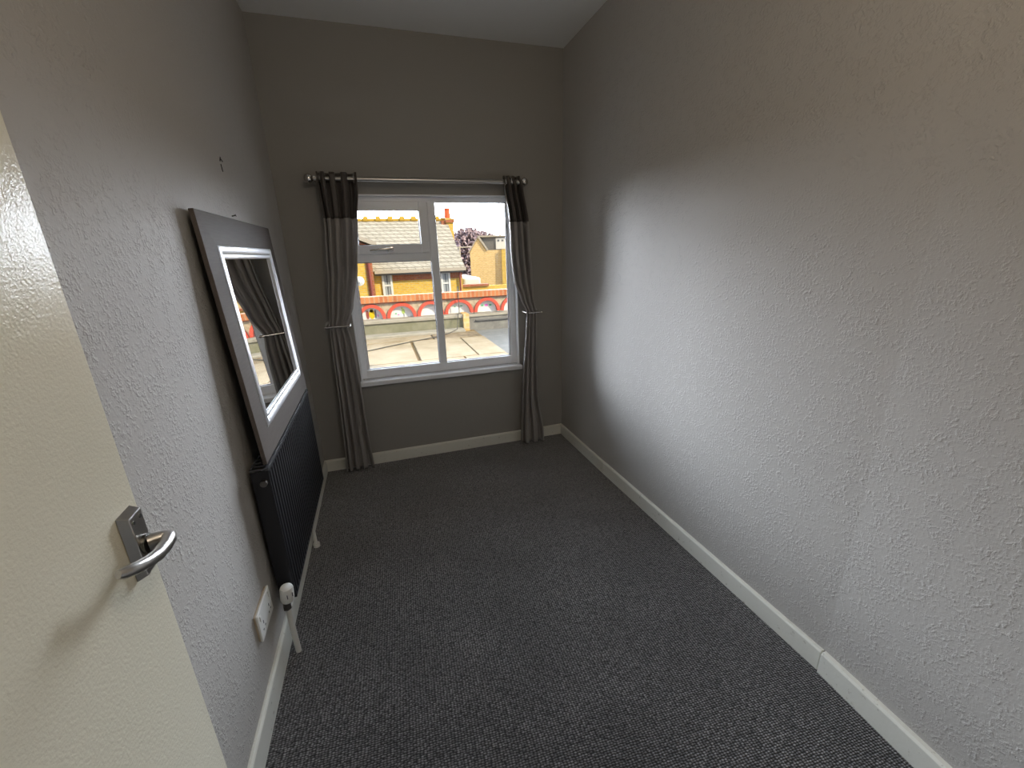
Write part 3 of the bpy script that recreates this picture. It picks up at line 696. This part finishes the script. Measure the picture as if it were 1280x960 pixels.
# ---------------- far tan house
h2 = empty('house', (6.42, 30, -3)); tag(h2, 'tan brick house with pointed gable and grey dormer beyond the tree', 'house')
def q_(o): return px_(o, h2)
bm = bmesh.new(); prism(bm, [(6.42, -3), (8.8, -3), (8.8, 1.72), (7.55, 1.72), (7.02, 2.56), (6.42, 1.62)], 'y', 30, 37); q_(obj('gable_wall', bm, M_brick_tan, h2))
bm = bmesh.new(); prism(bm, [(7.02, 2.56), (7.62, 1.68), (7.70, 1.76), (7.05, 2.72)], 'y', 29.9, 37); prism(bm, [(6.36, 1.58), (7.02, 2.58), (7.05, 2.70), (6.30, 1.62)], 'y', 29.95, 37); q_(obj('roof_verge', bm, M_fascia, h2, label='pale roof edge'))
q_(box('dormer', M_grey_ext, 7.25, 9.6, 31.0, 36, 1.4, 2.62, h2, label='dark grey dormer'))
q_(box('dormer_roof', M_fascia, 7.05, 9.8, 30.8, 36, 2.62, 2.72, h2))
bm = bmesh.new(); bx(bm, 8.25, 9.25, 30.92, 31.0, 1.78, 2.55)
dw = q_(obj('dormer_window', bm, M_white_ext, h2, label='white dormer window'))
for a in (8.42, 8.72, 9.02): box('pane', M_dglass, a-.06, a+.08, 30.9, 30.92, 2.3, 2.42, dw)
q_(box('side_wing', M_brick_y, 8.62, 13, 29.75, 36, -3, 1.75, h2, label='yellow brick side wing'))
q_(box('string_course', M_brick_r, 6.42, 8.62, 29.96, 30, -.95, -.85, h2))
h2.rotation_euler = (0, 0, -0.27)
# yellow boundary wall with red coping
bw = empty('boundary_wall', (6, 18, -3)); tag(bw, 'yellow brick yard wall with red coping right of the main house', 'wall')
px_(box('wall_face', M_brick_y, 3.9, 9.0, 20.6, 20.9, -3, -.02, bw), bw); px_(box('coping', M_brick_r, 3.9, 5.25, 20.5, 21.0, -.02, .08, bw), bw)
vg = box('outbuilding', M_white_ext, 4.3, 5.2, 22, 26, -3, .33, bevel=.1); tag(vg, 'low white rendered outbuilding between the two houses', 'outbuilding')
vg = box('outbuilding', M_white_ext, 8.0, 12, 23, 26, -3, -.05, bevel=.1); tag(vg, 'low white rendered outbuilding in front of the yellow side wing', 'outbuilding')
# lamp post
lp = empty('street_lamp', (5.45, 28.5, -3)); tag(lp, 'thin pale street lamp post standing in front of the tree', 'street lamp')
bm = bmesh.new(); tube(bm, [(5.42, 28.5, -3), (5.42, 28.5, 2.0)], .06, 10); px_(obj('post', bm, M_fascia, lp), lp)
bm = bmesh.new(); tube(bm, [(5.0, 28.5, 1.92), (6.2, 28.5, 1.95)], .035, 8); px_(obj('arm', bm, M_fascia, lp), lp)

# ---------------- purple-leaved tree
tr = empty('tree', (11, 50, -3)); tag(tr, 'purple-leaved tree behind the houses', 'tree')
bm = bmesh.new(); tube(bm, [(11.2, 50, -3), (11.2, 50, 0), (11.3, 50, 2)], [.5, .4, .2], 10); px_(obj('trunk', bm, M_bark, tr), tr)
def leafmat(n, l, b):
    v = coords(n, l); f = noise(n, l, v, 3.5, 4, .7)
    l.new(ramp(n, l, f, [(.4, (.08, .05, .06)), (.6, (.32, .24, .25))]), b.inputs['Base Color'])
M_leaf = mat('leaves_purple', (.12, .08, .09), .8, spec=.1, build=leafmat)
bm = bmesh.new(); rnd = random.Random(4)
blobs = [((10.6, 50, 1.5), 2.6, 3.0), ((12.4, 50.3, 1.4), 2.4, 2.6), ((9.4, 50.2, .3), 1.9, 3.1), ((14.2, 50.5, 1.2), 2.2, 2.3), ((11.5, 50, -1.5), 3, 2.6)]
for c, rx, rz in blobs:
    for k in range(2200):
        u = rnd.uniform(-1, 1); t = rnd.uniform(0, 2*PI); s_ = math.sqrt(1-u*u); q = rnd.uniform(.55, 1.0)**.6
        p = Vector((c[0]+rx*q*s_*math.cos(t), c[1]+rx*q*s_*math.sin(t), c[2]+rz*q*u)); sz = rnd.uniform(.18, .36)
        a = Vector((rnd.uniform(-1, 1), rnd.uniform(-1, 1), rnd.uniform(-1, 1))).normalized(); b_ = a.orthogonal().normalized()
        bm.faces.new([bm.verts.new(p+a*sz), bm.verts.new(p+b_*sz*.7), bm.verts.new(p-a*sz), bm.verts.new(p-b_*sz*.7)])
px_(obj('crown', bm, M_leaf, tr), tr)
